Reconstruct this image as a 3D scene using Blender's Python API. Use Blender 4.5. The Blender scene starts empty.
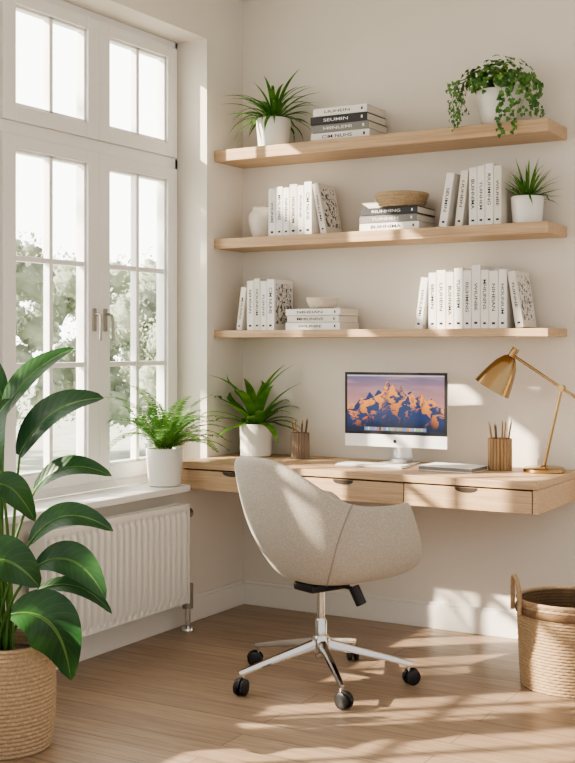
import bpy, math, random
from mathutils import Vector, Matrix, noise
random.seed(7)
D=bpy.data; SC=bpy.context.scene; COL=SC.collection
rad=math.radians

# ------------------------------------------------------------ materials
def new_mat(name):
    m=D.materials.new(name); m.use_nodes=True
    nt=m.node_tree; b=nt.nodes.get("Principled BSDF")
    return m,nt,b
def simple(name,col,rough=0.5,metal=0.0,noise_amt=0.0,nscale=20,bump=0.0,bscale=80,spec=None,coat=0):
    m,nt,b=new_mat(name)
    b.inputs["Base Color"].default_value=(*col,1); b.inputs["Roughness"].default_value=rough
    b.inputs["Metallic"].default_value=metal
    if coat: b.inputs["Coat Weight"].default_value=coat
    tc=nt.nodes.new("ShaderNodeTexCoord")
    n=nt.nodes.new("ShaderNodeTexNoise"); n.inputs["Scale"].default_value=nscale; n.inputs["Detail"].default_value=4
    nt.links.new(tc.outputs["Object"],n.inputs["Vector"])
    r=nt.nodes.new("ShaderNodeValToRGB")
    a=noise_amt
    r.color_ramp.elements[0].position=0.3; r.color_ramp.elements[1].position=0.7
    r.color_ramp.elements[0].color=(*[c*(1-a) for c in col],1)
    r.color_ramp.elements[1].color=(*[min(1,c*(1+a)) for c in col],1)
    nt.links.new(n.outputs["Fac"],r.inputs["Fac"]); nt.links.new(r.outputs["Color"],b.inputs["Base Color"])
    if bump>0:
        n2=nt.nodes.new("ShaderNodeTexNoise"); n2.inputs["Scale"].default_value=bscale
        nt.links.new(tc.outputs["Object"],n2.inputs["Vector"])
        bp=nt.nodes.new("ShaderNodeBump"); bp.inputs["Strength"].default_value=bump; bp.inputs["Distance"].default_value=0.01
        nt.links.new(n2.outputs["Fac"],bp.inputs["Height"]); nt.links.new(bp.outputs["Normal"],b.inputs["Normal"])
    return m
def wood(name,c1,c2,rough=0.5,scale=(1.2,14,14)):
    m,nt,b=new_mat(name)
    tc=nt.nodes.new("ShaderNodeTexCoord"); mp=nt.nodes.new("ShaderNodeMapping"); mp.inputs["Scale"].default_value=scale
    n=nt.nodes.new("ShaderNodeTexNoise"); n.inputs["Scale"].default_value=3.5; n.inputs["Detail"].default_value=8; n.inputs["Roughness"].default_value=0.65; n.inputs["Distortion"].default_value=0.3
    r=nt.nodes.new("ShaderNodeValToRGB"); r.color_ramp.elements[0].position=0.34; r.color_ramp.elements[1].position=0.64
    r.color_ramp.elements[0].color=(*c1,1); r.color_ramp.elements[1].color=(*c2,1)
    nt.links.new(tc.outputs["Object"],mp.inputs["Vector"]); nt.links.new(mp.outputs["Vector"],n.inputs["Vector"])
    nt.links.new(n.outputs["Fac"],r.inputs["Fac"]); nt.links.new(r.outputs["Color"],b.inputs["Base Color"])
    b.inputs["Roughness"].default_value=rough
    return m
def floor_mat():
    m,nt,b=new_mat("oak_floor")
    tc=nt.nodes.new("ShaderNodeTexCoord")
    br=nt.nodes.new("ShaderNodeTexBrick"); br.offset=0.37; br.squash=1
    br.inputs["Scale"].default_value=1.0; br.inputs["Brick Width"].default_value=1.7; br.inputs["Row Height"].default_value=0.13
    br.inputs["Mortar Size"].default_value=0.002; br.inputs["Mortar Smooth"].default_value=0.2; br.inputs["Bias"].default_value=0
    br.inputs["Color1"].default_value=(0.415,0.305,0.215,1); br.inputs["Color2"].default_value=(0.34,0.245,0.17,1); br.inputs["Mortar"].default_value=(0.14,0.10,0.07,1)
    nt.links.new(tc.outputs["Object"],br.inputs["Vector"])
    mp=nt.nodes.new("ShaderNodeMapping"); mp.inputs["Scale"].default_value=(1.0,20,1)
    n=nt.nodes.new("ShaderNodeTexNoise"); n.inputs["Scale"].default_value=3; n.inputs["Detail"].default_value=9; n.inputs["Roughness"].default_value=0.7; n.inputs["Distortion"].default_value=0.4
    nt.links.new(tc.outputs["Object"],mp.inputs["Vector"]); nt.links.new(mp.outputs["Vector"],n.inputs["Vector"])
    r=nt.nodes.new("ShaderNodeValToRGB"); r.color_ramp.elements[0].position=0.32; r.color_ramp.elements[1].position=0.66
    r.color_ramp.elements[0].color=(0.64,0.62,0.60,1); r.color_ramp.elements[1].color=(1.14,1.14,1.14,1)
    nt.links.new(n.outputs["Fac"],r.inputs["Fac"])
    mx=nt.nodes.new("ShaderNodeMix"); mx.data_type='RGBA'; mx.blend_type='MULTIPLY'; mx.inputs[0].default_value=1
    nt.links.new(br.outputs["Color"],mx.inputs[6]); nt.links.new(r.outputs["Color"],mx.inputs[7])
    nt.links.new(mx.outputs[2],b.inputs["Base Color"]); b.inputs["Roughness"].default_value=0.36
    return m
def fabric_mat():
    m,nt,b=new_mat("oatmeal_fabric")
    tc=nt.nodes.new("ShaderNodeTexCoord")
    vo=nt.nodes.new("ShaderNodeTexVoronoi"); vo.inputs["Scale"].default_value=260; nt.links.new(tc.outputs["Object"],vo.inputs["Vector"])
    n=nt.nodes.new("ShaderNodeTexNoise"); n.inputs["Scale"].default_value=150; n.inputs["Detail"].default_value=2; nt.links.new(tc.outputs["Object"],n.inputs["Vector"])
    ad=nt.nodes.new("ShaderNodeMath"); ad.operation='SUBTRACT'; nt.links.new(n.outputs["Fac"],ad.inputs[0]); nt.links.new(vo.outputs["Distance"],ad.inputs[1])
    r=nt.nodes.new("ShaderNodeValToRGB"); r.color_ramp.elements[0].position=0.0; r.color_ramp.elements[1].position=0.45
    r.color_ramp.elements[0].color=(0.46,0.425,0.37,1); r.color_ramp.elements[1].color=(0.67,0.63,0.565,1)
    nt.links.new(ad.outputs[0],r.inputs["Fac"]); nt.links.new(r.outputs["Color"],b.inputs["Base Color"])
    bp=nt.nodes.new("ShaderNodeBump"); bp.inputs["Strength"].default_value=0.5; bp.inputs["Distance"].default_value=0.003
    nt.links.new(ad.outputs[0],bp.inputs["Height"]); nt.links.new(bp.outputs["Normal"],b.inputs["Normal"]); b.inputs["Roughness"].default_value=0.95
    return m
def leaf_mat(name,c1,c2,trans=0.25,rough=0.4,scale=6,veins=False):
    m,nt,b=new_mat(name)
    tc=nt.nodes.new("ShaderNodeTexCoord"); n=nt.nodes.new("ShaderNodeTexNoise"); n.inputs["Scale"].default_value=scale; n.inputs["Detail"].default_value=2
    r=nt.nodes.new("ShaderNodeValToRGB"); r.color_ramp.elements[0].position=0.35; r.color_ramp.elements[1].position=0.65
    r.color_ramp.elements[0].color=(*c1,1); r.color_ramp.elements[1].color=(*c2,1)
    nt.links.new(tc.outputs["Object"],n.inputs["Vector"]); nt.links.new(n.outputs["Fac"],r.inputs["Fac"])
    colout=r.outputs["Color"]
    if veins:
        at=nt.nodes.new("ShaderNodeAttribute"); at.attribute_name="leafpos"
        sp=nt.nodes.new("ShaderNodeSeparateXYZ"); nt.links.new(at.outputs["Vector"],sp.inputs[0])
        def mth(op,a,bv=None,c=None):
            x=nt.nodes.new("ShaderNodeMath"); x.operation=op
            for k,s in enumerate((a,bv,c)):
                if s is None: continue
                if isinstance(s,(int,float)): x.inputs[k].default_value=s
                else: nt.links.new(s,x.inputs[k])
            return x.outputs[0]
        u=sp.outputs[0]; s=sp.outputs[1]
        ph=mth('SUBTRACT',mth('MULTIPLY',s,11.0),mth('MULTIPLY',u,2.2))
        fr=mth('PINGPONG',ph,0.5)
        side=mth('LESS_THAN',fr,0.04)
        mid=mth('LESS_THAN',u,0.06)
        v=mth('MAXIMUM',mth('MULTIPLY',side,0.18),mth('MULTIPLY',mid,0.8))
        mx0=nt.nodes.new("ShaderNodeMix"); mx0.data_type='RGBA'; nt.links.new(v,mx0.inputs[0]); nt.links.new(r.outputs["Color"],mx0.inputs[6]); mx0.inputs[7].default_value=(0.14,0.27,0.07,1)
        colout=mx0.outputs[2]
        bp=nt.nodes.new("ShaderNodeBump"); bp.inputs["Strength"].default_value=0.2; bp.inputs["Distance"].default_value=0.004
        nt.links.new(fr,bp.inputs["Height"]); nt.links.new(bp.outputs["Normal"],b.inputs["Normal"])
    nt.links.new(colout,b.inputs["Base Color"]); b.inputs["Roughness"].default_value=rough
    t=nt.nodes.new("ShaderNodeBsdfTranslucent"); nt.links.new(colout,t.inputs["Color"])
    mx=nt.nodes.new("ShaderNodeMixShader"); mx.inputs[0].default_value=trans
    out=nt.nodes.get("Material Output")
    nt.links.new(b.outputs[0],mx.inputs[1]); nt.links.new(t.outputs[0],mx.inputs[2]); nt.links.new(mx.outputs[0],out.inputs["Surface"])
    return m
def glass_mat():
    m,nt,b=new_mat("window_glass")
    t=nt.nodes.new("ShaderNodeBsdfTransparent"); g=nt.nodes.new("ShaderNodeBsdfGlossy"); g.inputs["Roughness"].default_value=0.02
    mx=nt.nodes.new("ShaderNodeMixShader"); mx.inputs[0].default_value=0.05; out=nt.nodes.get("Material Output")
    nt.links.new(t.outputs[0],mx.inputs[1]); nt.links.new(g.outputs[0],mx.inputs[2]); nt.links.new(mx.outputs[0],out.inputs["Surface"])
    return m
def print_mat():
    m,nt,b=new_mat("cover_doodle_print")
    tc=nt.nodes.new("ShaderNodeTexCoord"); n=nt.nodes.new("ShaderNodeTexNoise"); n.inputs["Scale"].default_value=50; n.inputs["Detail"].default_value=1
    r=nt.nodes.new("ShaderNodeValToRGB"); r.color_ramp.interpolation='CONSTANT'
    r.color_ramp.elements[0].color=(0.10,0.095,0.09,1); r.color_ramp.elements[1].position=0.43; r.color_ramp.elements[1].color=(0.8,0.78,0.74,1)
    e=r.color_ramp.elements.new(0.54); e.color=(0.12,0.115,0.11,1)
    e=r.color_ramp.elements.new(0.58); e.color=(0.8,0.78,0.74,1)
    nt.links.new(tc.outputs["Object"],n.inputs["Vector"]); nt.links.new(n.outputs["Fac"],r.inputs["Fac"]); nt.links.new(r.outputs["Color"],b.inputs["Base Color"])
    return m
def emis_attr():
    m,nt,b=new_mat("display_picture")
    a=nt.nodes.new("ShaderNodeVertexColor"); a.layer_name="pic"
    nt.links.new(a.outputs["Color"],b.inputs["Emission Color"]); b.inputs["Emission Strength"].default_value=0.85
    b.inputs["Base Color"].default_value=(0.005,0.005,0.005,1); b.inputs["Roughness"].default_value=0.3
    return m
M=dict(
 wall=simple("warm_white_plaster",(0.795,0.75,0.68),0.9,noise_amt=0.015,nscale=2,bump=0.05,bscale=120),
 ceil=simple("ceiling_paint",(0.85,0.82,0.78),0.9),
 trim=simple("white_gloss_paint",(0.83,0.81,0.77),0.4),
 frame=simple("white_window_paint",(0.86,0.85,0.83),0.35),
 oak=wood("light_oak",(0.42,0.28,0.165),(0.59,0.42,0.265),0.5,(0.9,26,26)),
 oakd=wood("light_oak_front",(0.45,0.305,0.185),(0.62,0.445,0.285),0.5,(1.2,20,34)),
 dark=simple("painted_recess_shade",(0.05,0.035,0.025),0.5),  # near-black colour standing in for shade inside the finger cutouts
 floor=floor_mat(), fabric=fabric_mat(),
 seam=simple("fabric_seam",(0.34,0.30,0.25),0.95),
 chrome=simple("polished_chrome",(0.68,0.67,0.66),0.08,1.0),
 black=simple("black_plastic",(0.012,0.012,0.014),0.4),
 ceramic=simple("white_ceramic",(0.82,0.80,0.76),0.35,coat=0.2),
 stone=simple("off_white_stoneware",(0.72,0.68,0.61),0.7,noise_amt=0.05,nscale=30),
 stone2=simple("beige_stoneware",(0.66,0.58,0.48),0.6,noise_amt=0.06,nscale=30),
 soil=simple("potting_soil",(0.05,0.03,0.02),0.95,noise_amt=0.4,nscale=60),
 cloth=simple("book_cover_white",(0.82,0.805,0.78),0.6),
 cgrey=simple("book_cover_grey",(0.22,0.215,0.21),0.6),
 cblack=simple("book_cover_charcoal",(0.03,0.03,0.035),0.5),
 ctan=simple("book_cover_cream",(0.73,0.69,0.62),0.6),
 page=simple("book_pages",(0.74,0.70,0.62),0.9,noise_amt=0.05,nscale=200),
 ink=simple("black_ink",(0.02,0.02,0.02),0.6),
 inkw=simple("white_ink",(0.8,0.8,0.78),0.6),
 doodle=print_mat(),
 rad=simple("radiator_enamel",(0.86,0.85,0.82),0.3),
 brass=simple("aged_brass",(0.43,0.30,0.155),0.24,1.0),
 wicker=simple("brown_wicker",(0.40,0.28,0.17),0.8,noise_amt=0.2,nscale=120,bump=0.3,bscale=250),
 wickerb=simple("light_wicker",(0.46,0.34,0.21),0.8,noise_amt=0.2,nscale=140,bump=0.3,bscale=250),
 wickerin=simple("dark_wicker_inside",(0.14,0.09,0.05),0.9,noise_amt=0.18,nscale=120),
 wickerd=simple("dark_wicker",(0.16,0.095,0.05),0.8,noise_amt=0.18,nscale=120,bump=0.3,bscale=250),
 wicker2=simple("tan_seagrass",(0.45,0.325,0.205),0.8,noise_amt=0.2,nscale=120,bump=0.3,bscale=250),
 alu=simple("silver_aluminium",(0.72,0.72,0.72),0.3,0.7),
 white=simple("white_plastic",(0.85,0.85,0.84),0.4),
 pencil=simple("pencil_wood",(0.36,0.20,0.08),0.5),
 pencild=simple("pencil_dark",(0.10,0.06,0.04),0.5),
 cup=wood("grey_brown_cup",(0.17,0.125,0.09),(0.30,0.225,0.165),0.5,(10,10,2)),
 cup2=wood("bronze_tan_cup",(0.26,0.165,0.08),(0.42,0.28,0.15),0.4,(10,10,2)),
 handle=simple("satin_nickel",(0.36,0.34,0.30),0.3,0.9),
 glass=glass_mat(), pic=emis_attr(),
 leafbig=leaf_mat("rubbery_leaf",(0.010,0.055,0.016),(0.030,0.112,0.026),0.10,0.38,7,True),
 leafstem=leaf_mat("green_stem",(0.07,0.17,0.035),(0.11,0.25,0.05),0.05,0.5,7),
 fern=leaf_mat("fern_leaf",(0.07,0.20,0.03),(0.17,0.36,0.065),0.3,0.5,14),
 blade=leaf_mat("blade_leaf",(0.04,0.15,0.025),(0.13,0.30,0.05),0.25,0.4,14),
 blade2=leaf_mat("dracaena_leaf",(0.05,0.18,0.025),(0.15,0.34,0.05),0.28,0.35,14),
 ivy=leaf_mat("ivy_leaf",(0.03,0.12,0.022),(0.13,0.29,0.05),0.2,0.4,30),
 tree=leaf_mat("hazed_foliage",(0.46,0.52,0.41),(0.68,0.72,0.62),0.45,0.9,4.5),  # overexposure haze is put into the pale leaf colour
 tree2=leaf_mat("garden_foliage_shade",(0.10,0.2,0.06),(0.2,0.3,0.1),0.3,0.8,2),
 bark=simple("bark",(0.5,0.47,0.43),0.9,noise_amt=0.2),
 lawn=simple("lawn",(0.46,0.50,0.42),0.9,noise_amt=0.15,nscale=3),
)

# ------------------------------------------------------------ geometry helpers
def link(o,parent=None):
    COL.objects.link(o)
    if parent is not None: o.parent=parent
    return o
def mobj(name,v,f,mat,parent=None,smooth=False):
    me=D.meshes.new(name); me.from_pydata([tuple(p) for p in v],[],f)
    me.materials.append(mat)
    if smooth:
        for p in me.polygons: p.use_smooth=True
    me.update()
    return link(D.objects.new(name,me),parent)
def empty(name,loc,label,cat,rotz=0,group=None):
    e=D.objects.new(name,None); e.empty_display_size=0.05; COL.objects.link(e)
    e.location=loc; e.rotation_euler=(0,0,rotz); e["label"]=label; e["category"]=cat
    if group: e["group"]=group
    return e
def tag(o,label,cat,group=None):
    o["label"]=label;o["category"]=cat
    if group:o["group"]=group
def bx(L,x0,x1,y0,y1,z0,z1):
    v,f=L; n=len(v)
    v+= [(x0,y0,z0),(x1,y0,z0),(x1,y1,z0),(x0,y1,z0),(x0,y0,z1),(x1,y0,z1),(x1,y1,z1),(x0,y1,z1)]
    f+= [(n,n+3,n+2,n+1),(n+4,n+5,n+6,n+7),(n,n+1,n+5,n+4),(n+1,n+2,n+6,n+5),(n+2,n+3,n+7,n+6),(n+3,n,n+4,n+7)]
def boxes(name,lst,mat,parent=None,bevel=0.0):
    L=([],[])
    for b in lst: bx(L,*b)
    o=mobj(name,L[0],L[1],mat,parent)
    if bevel>0:
        m=o.modifiers.new("bevel",'BEVEL'); m.width=bevel; m.segments=3; m.limit_method='ANGLE'
        w=o.modifiers.new("wn",'WEIGHTED_NORMAL')
        for p in o.data.polygons: p.use_smooth=True
    return o
def struct(o): o["kind"]="structure"; return o
def lathe(name,prof,mat,parent=None,seg=48,loc=(0,0,0),mtx=None,smooth=True):
    v=[];f=[]
    for (r,z) in prof:
        for i in range(seg):
            a=2*math.pi*i/seg; v.append(Vector((r*math.cos(a),r*math.sin(a),z)))
    n=len(prof)
    for j in range(n-1):
        for i in range(seg):
            k=(i+1)%seg; f.append((j*seg+i,j*seg+k,(j+1)*seg+k,(j+1)*seg+i))
    if prof[0][0]>1e-5: f.append(tuple(range(seg-1,-1,-1)))
    if prof[-1][0]>1e-5: f.append(tuple((n-1)*seg+i for i in range(seg)))
    if mtx is not None: v=[mtx@p for p in v]
    v=[p+Vector(loc) for p in v]
    o=mobj(name,v,f,mat,parent,smooth)
    if smooth:
        m=o.modifiers.new("es",'EDGE_SPLIT'); m.split_angle=rad(40)
    return o
def tube_geo(L,pts,r0,r1=None,seg=8,cap=True):
    v,f=L[0],L[1]; r1=r0 if r1 is None else r1
    pts=[Vector(p) for p in pts]; n=len(pts); base=len(v)
    up=Vector((0,0,1))
    prev=None
    for j,p in enumerate(pts):
        t=(pts[min(j+1,n-1)]-pts[max(j-1,0)]).normalized()
        if prev is None:
            s=t.cross(up)
            if s.length<1e-3: s=t.cross(Vector((1,0,0)))
        else: s=prev-t*prev.dot(t)
        s.normalize(); prev=s; u=s.cross(t)
        r=r0+(r1-r0)*j/max(1,n-1)
        for i in range(seg):
            a=2*math.pi*i/seg; v.append(p+s*math.cos(a)*r+u*math.sin(a)*r)
    for j in range(n-1):
        for i in range(seg):
            k=(i+1)%seg; f.append((base+j*seg+i,base+j*seg+k,base+(j+1)*seg+k,base+(j+1)*seg+i))
    if cap:
        f.append(tuple(base+i for i in range(seg-1,-1,-1))); f.append(tuple(base+(n-1)*seg+i for i in range(seg)))
def tube(name,pts,r0,mat,parent=None,r1=None,seg=12):
    L=([],[]); tube_geo(L,pts,r0,r1,seg); o=mobj(name,L[0],L[1],mat,parent,True)
    m=o.modifiers.new("es",'EDGE_SPLIT'); m.split_angle=rad(50); return o
def bez(a,b,c,n):
    a,b,c=Vector(a),Vector(b),Vector(c)
    return [a*(1-t)**2+b*2*t*(1-t)+c*t*t for t in [i/n for i in range(n+1)]]
def leaf_geo(L,path,width,nh,prof=None,fold=0.25,cols=5):
    v,f=L[0],L[1]; base=len(v); n=len(path); nh=Vector(nh)
    half=cols//2
    for j,p in enumerate(path):
        s=j/(n-1)
        t=(path[min(j+1,n-1)]-path[max(j-1,0)]).normalized()
        side=t.cross(nh)
        if side.length<1e-3: side=t.cross(Vector((1,0,0.1)))
        side.normalize(); nn=side.cross(t).normalized()
        w=width*0.5*(prof(s) if prof else math.sin(math.pi*min(1,s**0.8))**0.8)
        for c in range(-half,half+1):
            q=c/half
            v.append(p+side*w*q+nn*abs(q)**1.3*w*fold)
            if len(L)>2: L[2].append((abs(q),s,0.0))
    for j in range(n-1):
        for c in range(cols-1):
            a=base+j*cols+c; f.append((a,a+1,a+cols+1,a+cols))
def arc_path(base,az,el,length,droop,n=10):
    p=Vector(base); pts=[p.copy()]; e=el
    for i in range(n):
        d=Vector((math.cos(az)*math.cos(e),math.sin(az)*math.cos(e),math.sin(e)))
        p=p+d*length/n; pts.append(p.copy()); e-=droop/n
    return pts

def pot(parent,r,h,mat,taper=0.86,name="pot"):
    rb=r*taper
    prof=[(0,0),(rb*0.9,0),(rb,0.006),(r*0.985,h*0.8),(r,h-0.004),(r-0.003,h),(r-0.009,h-0.002),(r-0.012,h*0.7)]
    lathe(name,prof,mat,parent)
    lathe("soil",[(0,h*0.80),(r-0.014,h*0.80),(r-0.013,h*0.87),(0,h*0.9)],M['soil'],parent,24)

# ------------------------------------------------------------ room shell
WX=-0.27
struct(boxes("floor",[(-0.27,4.6,-5.6,0.0,-0.08,0)],M['floor']))
struct(boxes("wall_back",[(-0.27,4.6,0,0.15,-0.08,3.15)],M['wall']))
WY0,WY1,WZ0,WZ1=-2.15,-0.32,0.62,2.75
VS=-1.89   # second window is shifted along the same wall
struct(boxes("wall_left",[(WX,0,-5.6,WY0+VS,0,3.0),(WX,0,WY1+VS,WY0,0,3.0),(WX,0,WY1,0,0,3.0),
   (WX,0,WY0,WY1,0,WZ0),(WX,0,WY0,WY1,WZ1,3.0),(WX,0,WY0+VS,WY1+VS,0,WZ0),(WX,0,WY0+VS,WY1+VS,WZ1,3.0)],M['wall']))
struct(boxes("ceiling",[(-0.27,4.6,-5.6,0,3.0,3.12)],M['ceil']))
struct(boxes("baseboard_back",[(0.018,4.6,-0.018,0,0,0.105),(0.018,4.6,-0.012,0,0.105,0.12)],M['trim'],bevel=0.003))
struct(boxes("baseboard_left",[(0,0.018,-5.6,0,0,0.105),(0,0.012,-5.6,0,0.105,0.12)],M['trim'],bevel=0.003))
o=struct(boxes("trim_1",[(-0.17,0.07,-2.17,-0.553,0.622,0.652),(-0.17,-0.001,-0.56,-0.322,0.622,0.652)],M['frame'],bevel=0.005)); o["label"]="white window sill"
o=struct(boxes("trim_2",[(-0.17,0.07,WY0+VS-.05,WY1+VS+.02,0.622,0.652)],M['frame'],bevel=0.005)); o["label"]="white window sill"
# ------------------------------------------------------------ windows
X0,X1=-0.25,-0.17
def window(name,sh):
    win=D.objects.new(name,None); COL.objects.link(win); win["kind"]="structure"; win["label"]="tall white casement window with transoms"
    win.location=(0,sh,0)
    boxes("window_frame",[(X0,X1,-0.345,-0.321,0.652,2.749),(X0,X1,-2.149,-2.125,0.652,2.749),(X0,X1,-2.149,-0.321,0.652,0.69),(X0,X1,-2.149,-0.321,2.715,2.749),
       (X0,X1,-2.149,-0.321,2.135,2.19),(X0,X1,-1.565,-1.525,0.652,2.749)],M['frame'],win,0.004)
    def sash(y0,y1,z0,z1,st,hm):
        xa,xb=-0.225,-0.155
        g0,g1=y0+st,y1-st; h0,h1=z0+0.065,z1-0.055
        lst=[(xa,xb,y0,g0,z0,z1),(xa,xb,g1,y1,z0,z1),(xa,xb,g0,g1,z0,h0),(xa,xb,g0,g1,h1,z1)]
        mxa,mxb=-0.205,-0.168; m=0.012
        lst+=[(mxa,mxb,g0,g0+m,h0,h1),(mxa,mxb,g1-m,g1,h0,h1),(mxa,mxb,g0,g1,h0,h0+m),(mxa,mxb,g0,g1,h1-m,h1)]
        ym=(g0+g1)/2
        lst.append((-0.203,-0.168,ym-0.011,ym+0.011,h0,h1))
        for z in hm: lst.append((-0.202,-0.170,g0,g1,z-0.011,z+0.011))
        s=boxes("window_sash",lst,M['frame'],win,0.003)
        mobj("glass_pane",[(-0.19,g0,h0),(-0.19,g1,h0),(-0.19,g1,h1),(-0.19,g0,h1)],[(0,1,2,3)],M['glass'],s)
    for (a,b) in [(-0.93,-0.345),(-1.525,-0.931),(-2.125,-1.566)]:
        sash(a,b,0.69,2.134,0.074,[1.205,1.64])
        sash(a,b,2.19,2.715,0.074,[])
    for y,sg in [(-0.893,1),(-0.968,-1)]:
        h=D.objects.new("window_handle",None); link(h,win)
        boxes("handle_plate",[(-0.155,-0.147,y-0.011,y+0.011,1.35,1.45)],M['handle'],h,0.003)
        tube("handle_lever",[(-0.147,y,1.425),(-0.127,y,1.425),(-0.117,y,1.418),(-0.113,y+0.004*sg,1.39),(-0.113,y+0.008*sg,1.31)],0.0065,M['handle'],h)
window("window_1",0); window("window_2",VS)

# ------------------------------------------------------------ shelves
SH=[(2.17,2.225),(1.752,1.80),(1.325,1.36)]
for z0,z1 in SH:
    o=boxes("wall_shelf",[(0.002,1.65,-0.26,-0.001,z0,z1)],M['oak'],bevel=0.003)
    tag(o,"floating light oak shelf mounted on the wall","shelf","floating wall shelves")

# ------------------------------------------------------------ desk
DT=0.755; DF=-0.55; DR=1.70
desk=empty("floating_desk",(0,0,0),"wall-mounted light oak desk with three drawers","desk")
boxes("desktop",[(0.002,DR,DF,-0.001,DT-0.03,DT)],M['oak'],desk,0.003)
boxes("desk_body",[(0.004,0.022,DF+0.012,-0.001,0.628,DT-0.031),(DR-0.02,DR-0.002,DF+0.003,-0.001,0.628,DT-0.031),(0.022,DR-0.02,DF+0.03,-0.001,0.628,0.642),(0.022,DR-0.02,-0.03,-0.001,0.642,DT-0.031)],M['oakd'],desk,0.002)
xs=[0.006,0.568,1.13,1.678]
for i in range(3):
    a,b=xs[i]+0.002,xs[i+1]-0.002
    d=boxes("drawer",[(a,b,DF+0.004,DF+0.024,0.63,DT-0.036),(a+0.03,b-0.03,DF+0.024,-0.08,0.646,0.70)],M['oakd'],desk,0.002)
    c=(a+b)/2; v=[(c,DF+0.0025,DT-0.0365)];w=0.048;dp=0.02
    for k in range(17):
        t=math.pi*k/16; v.append((c-w*math.cos(t),DF+0.0025,DT-0.0365-dp*math.sin(t)**0.7))
    hnd=mobj("drawer_pull",v,[(0,k,k+1) for k in range(1,17)],M['dark'],d)  # flat half-disc, no hollow behind it; the shade is only its colour
    hnd["label"]="dark half-oval finger pull"

# ------------------------------------------------------------ radiator
def radiator():
    r=empty("radiator",(0,0,0),"white ribbed panel radiator below the window sill","radiator")
    y0,y1,z0,z1=-1.585,-0.645,0.135,0.565
    v=[];f=[]
    n=22; pitch=(y1-y0-0.03)/n; prof=[(y0,0.118)]
    ya=y0+0.015
    for i in range(n):
        yb=ya+i*pitch
        prof+=[(yb,0.084),(yb+pitch*0.20,0.084),(yb+pitch*0.25,0.110),(yb+pitch*0.32,0.125),(yb+pitch*0.44,0.129),(yb+pitch*0.76,0.129),(yb+pitch*0.88,0.125),(yb+pitch*0.95,0.110),(yb+pitch*0.995,0.084)]
    prof+=[(y1-0.015,0.084),(y1,0.118)]
    rows=[(z0,None),(z0+0.022,0.0),(z0+0.030,0.6),(z0+0.04,1),(z1-0.040,1),(z1-0.030,0.6),(z1-0.022,0.0),(z1,None)]
    for z,k in rows:
        for (y,x) in prof:
            v.append((0.118 if k is None else 0.118+(x-0.118)*k,y,z))
    m=len(prof)
    for j in range(len(rows)-1):
        for i in range(m-1): f.append((j*m+i,j*m+i+1,(j+1)*m+i+1,(j+1)*m+i))
    mobj("front_panel",v,f,M['rad'],r,True)
    boxes("radiator_casing",[(0.045,0.082,y0,y1,z0,z1),(0.04,0.124,y0-0.008,y0+0.001,z0-0.004,z1+0.012),(0.04,0.124,y1-0.001,y1+0.008,z0-0.004,z1+0.012)],M['rad'],r,0.003)
    lst=[(0.05,0.054,y0,y1,z1,z1+0.012),(0.108,0.126,y0,y1,z1-0.006,z1+0.014)]
    k=y0+0.015
    while k<y1-.01: lst.append((0.054,0.108,k,k+0.006,z1+0.001,z1+0.008)); k+=0.018
    boxes("top_grille",lst,M['rad'],r)
    for yy in (y0+0.15,y1-0.18): boxes("wall_bracket",[(0.019,0.046,yy,yy+0.03,z0+0.05,z1-0.05)],M['rad'],r)
    tube("valve",[(0.085,y1,0.16),(0.085,y1+0.05,0.16)],0.016,M['chrome'],r)
    tube("valve_cap",[(0.085,y1+0.045,0.10),(0.085,y1+0.045,0.21)],0.025,M['handle'],r,seg=20)
    tube("pipe",[(0.085,y1+0.045,0.12),(0.085,y1+0.045,0.001)],0.013,M['chrome'],r)
    lathe("pipe_collar",[(0,0.001),(0.030,0.001),(0.028,0.012),(0.013,0.018)],M['chrome'],r,24,(0.085,y1+0.045,0))
    tube("bleed_valve",[(0.085,y1,0.53),(0.085,y1+0.035,0.53)],0.013,M['chrome'],r)
    tube("bleed_valve_cap",[(0.085,y1+0.028,0.53),(0.085,y1+0.060,0.53)],0.022,M['handle'],r)
radiator()

# ------------------------------------------------------------ books
_tc={}
def text_mesh(s):
    if s in _tc: return _tc[s]
    c=D.curves.new("t",'FONT'); c.body=s; c.size=1.0; c.align_x='CENTER'; c.align_y='CENTER'; c.offset=0.008
    o=D.objects.new("t",c); COL.objects.link(o)
    dg=bpy.context.evaluated_depsgraph_get(); dg.update()
    me=D.meshes.new_from_object(o.evaluated_get(dg)); D.objects.remove(o)
    xs_=[v.co.x for v in me.vertices]; ys_=[v.co.y for v in me.vertices]
    cx=(max(xs_)+min(xs_))/2; cy=(max(ys_)+min(ys_))/2
    for v in me.vertices: v.co.x-=cx; v.co.y-=cy
    _tc[s]=(me,max(xs_)-min(xs_),max(ys_)-min(ys_)); return _tc[s]
def add_text(parent,s,center,rot,wid,hei,mat,name="spine_title"):
    me,w,h=text_mesh(s)
    me2=me.copy(); me2.materials.clear(); me2.materials.append(mat)
    o=D.objects.new(name,me2); link(o,parent); o.location=center; o.rotation_euler=rot; o.scale=(wid/w,hei/h,1); return o
bc=[0]
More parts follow.
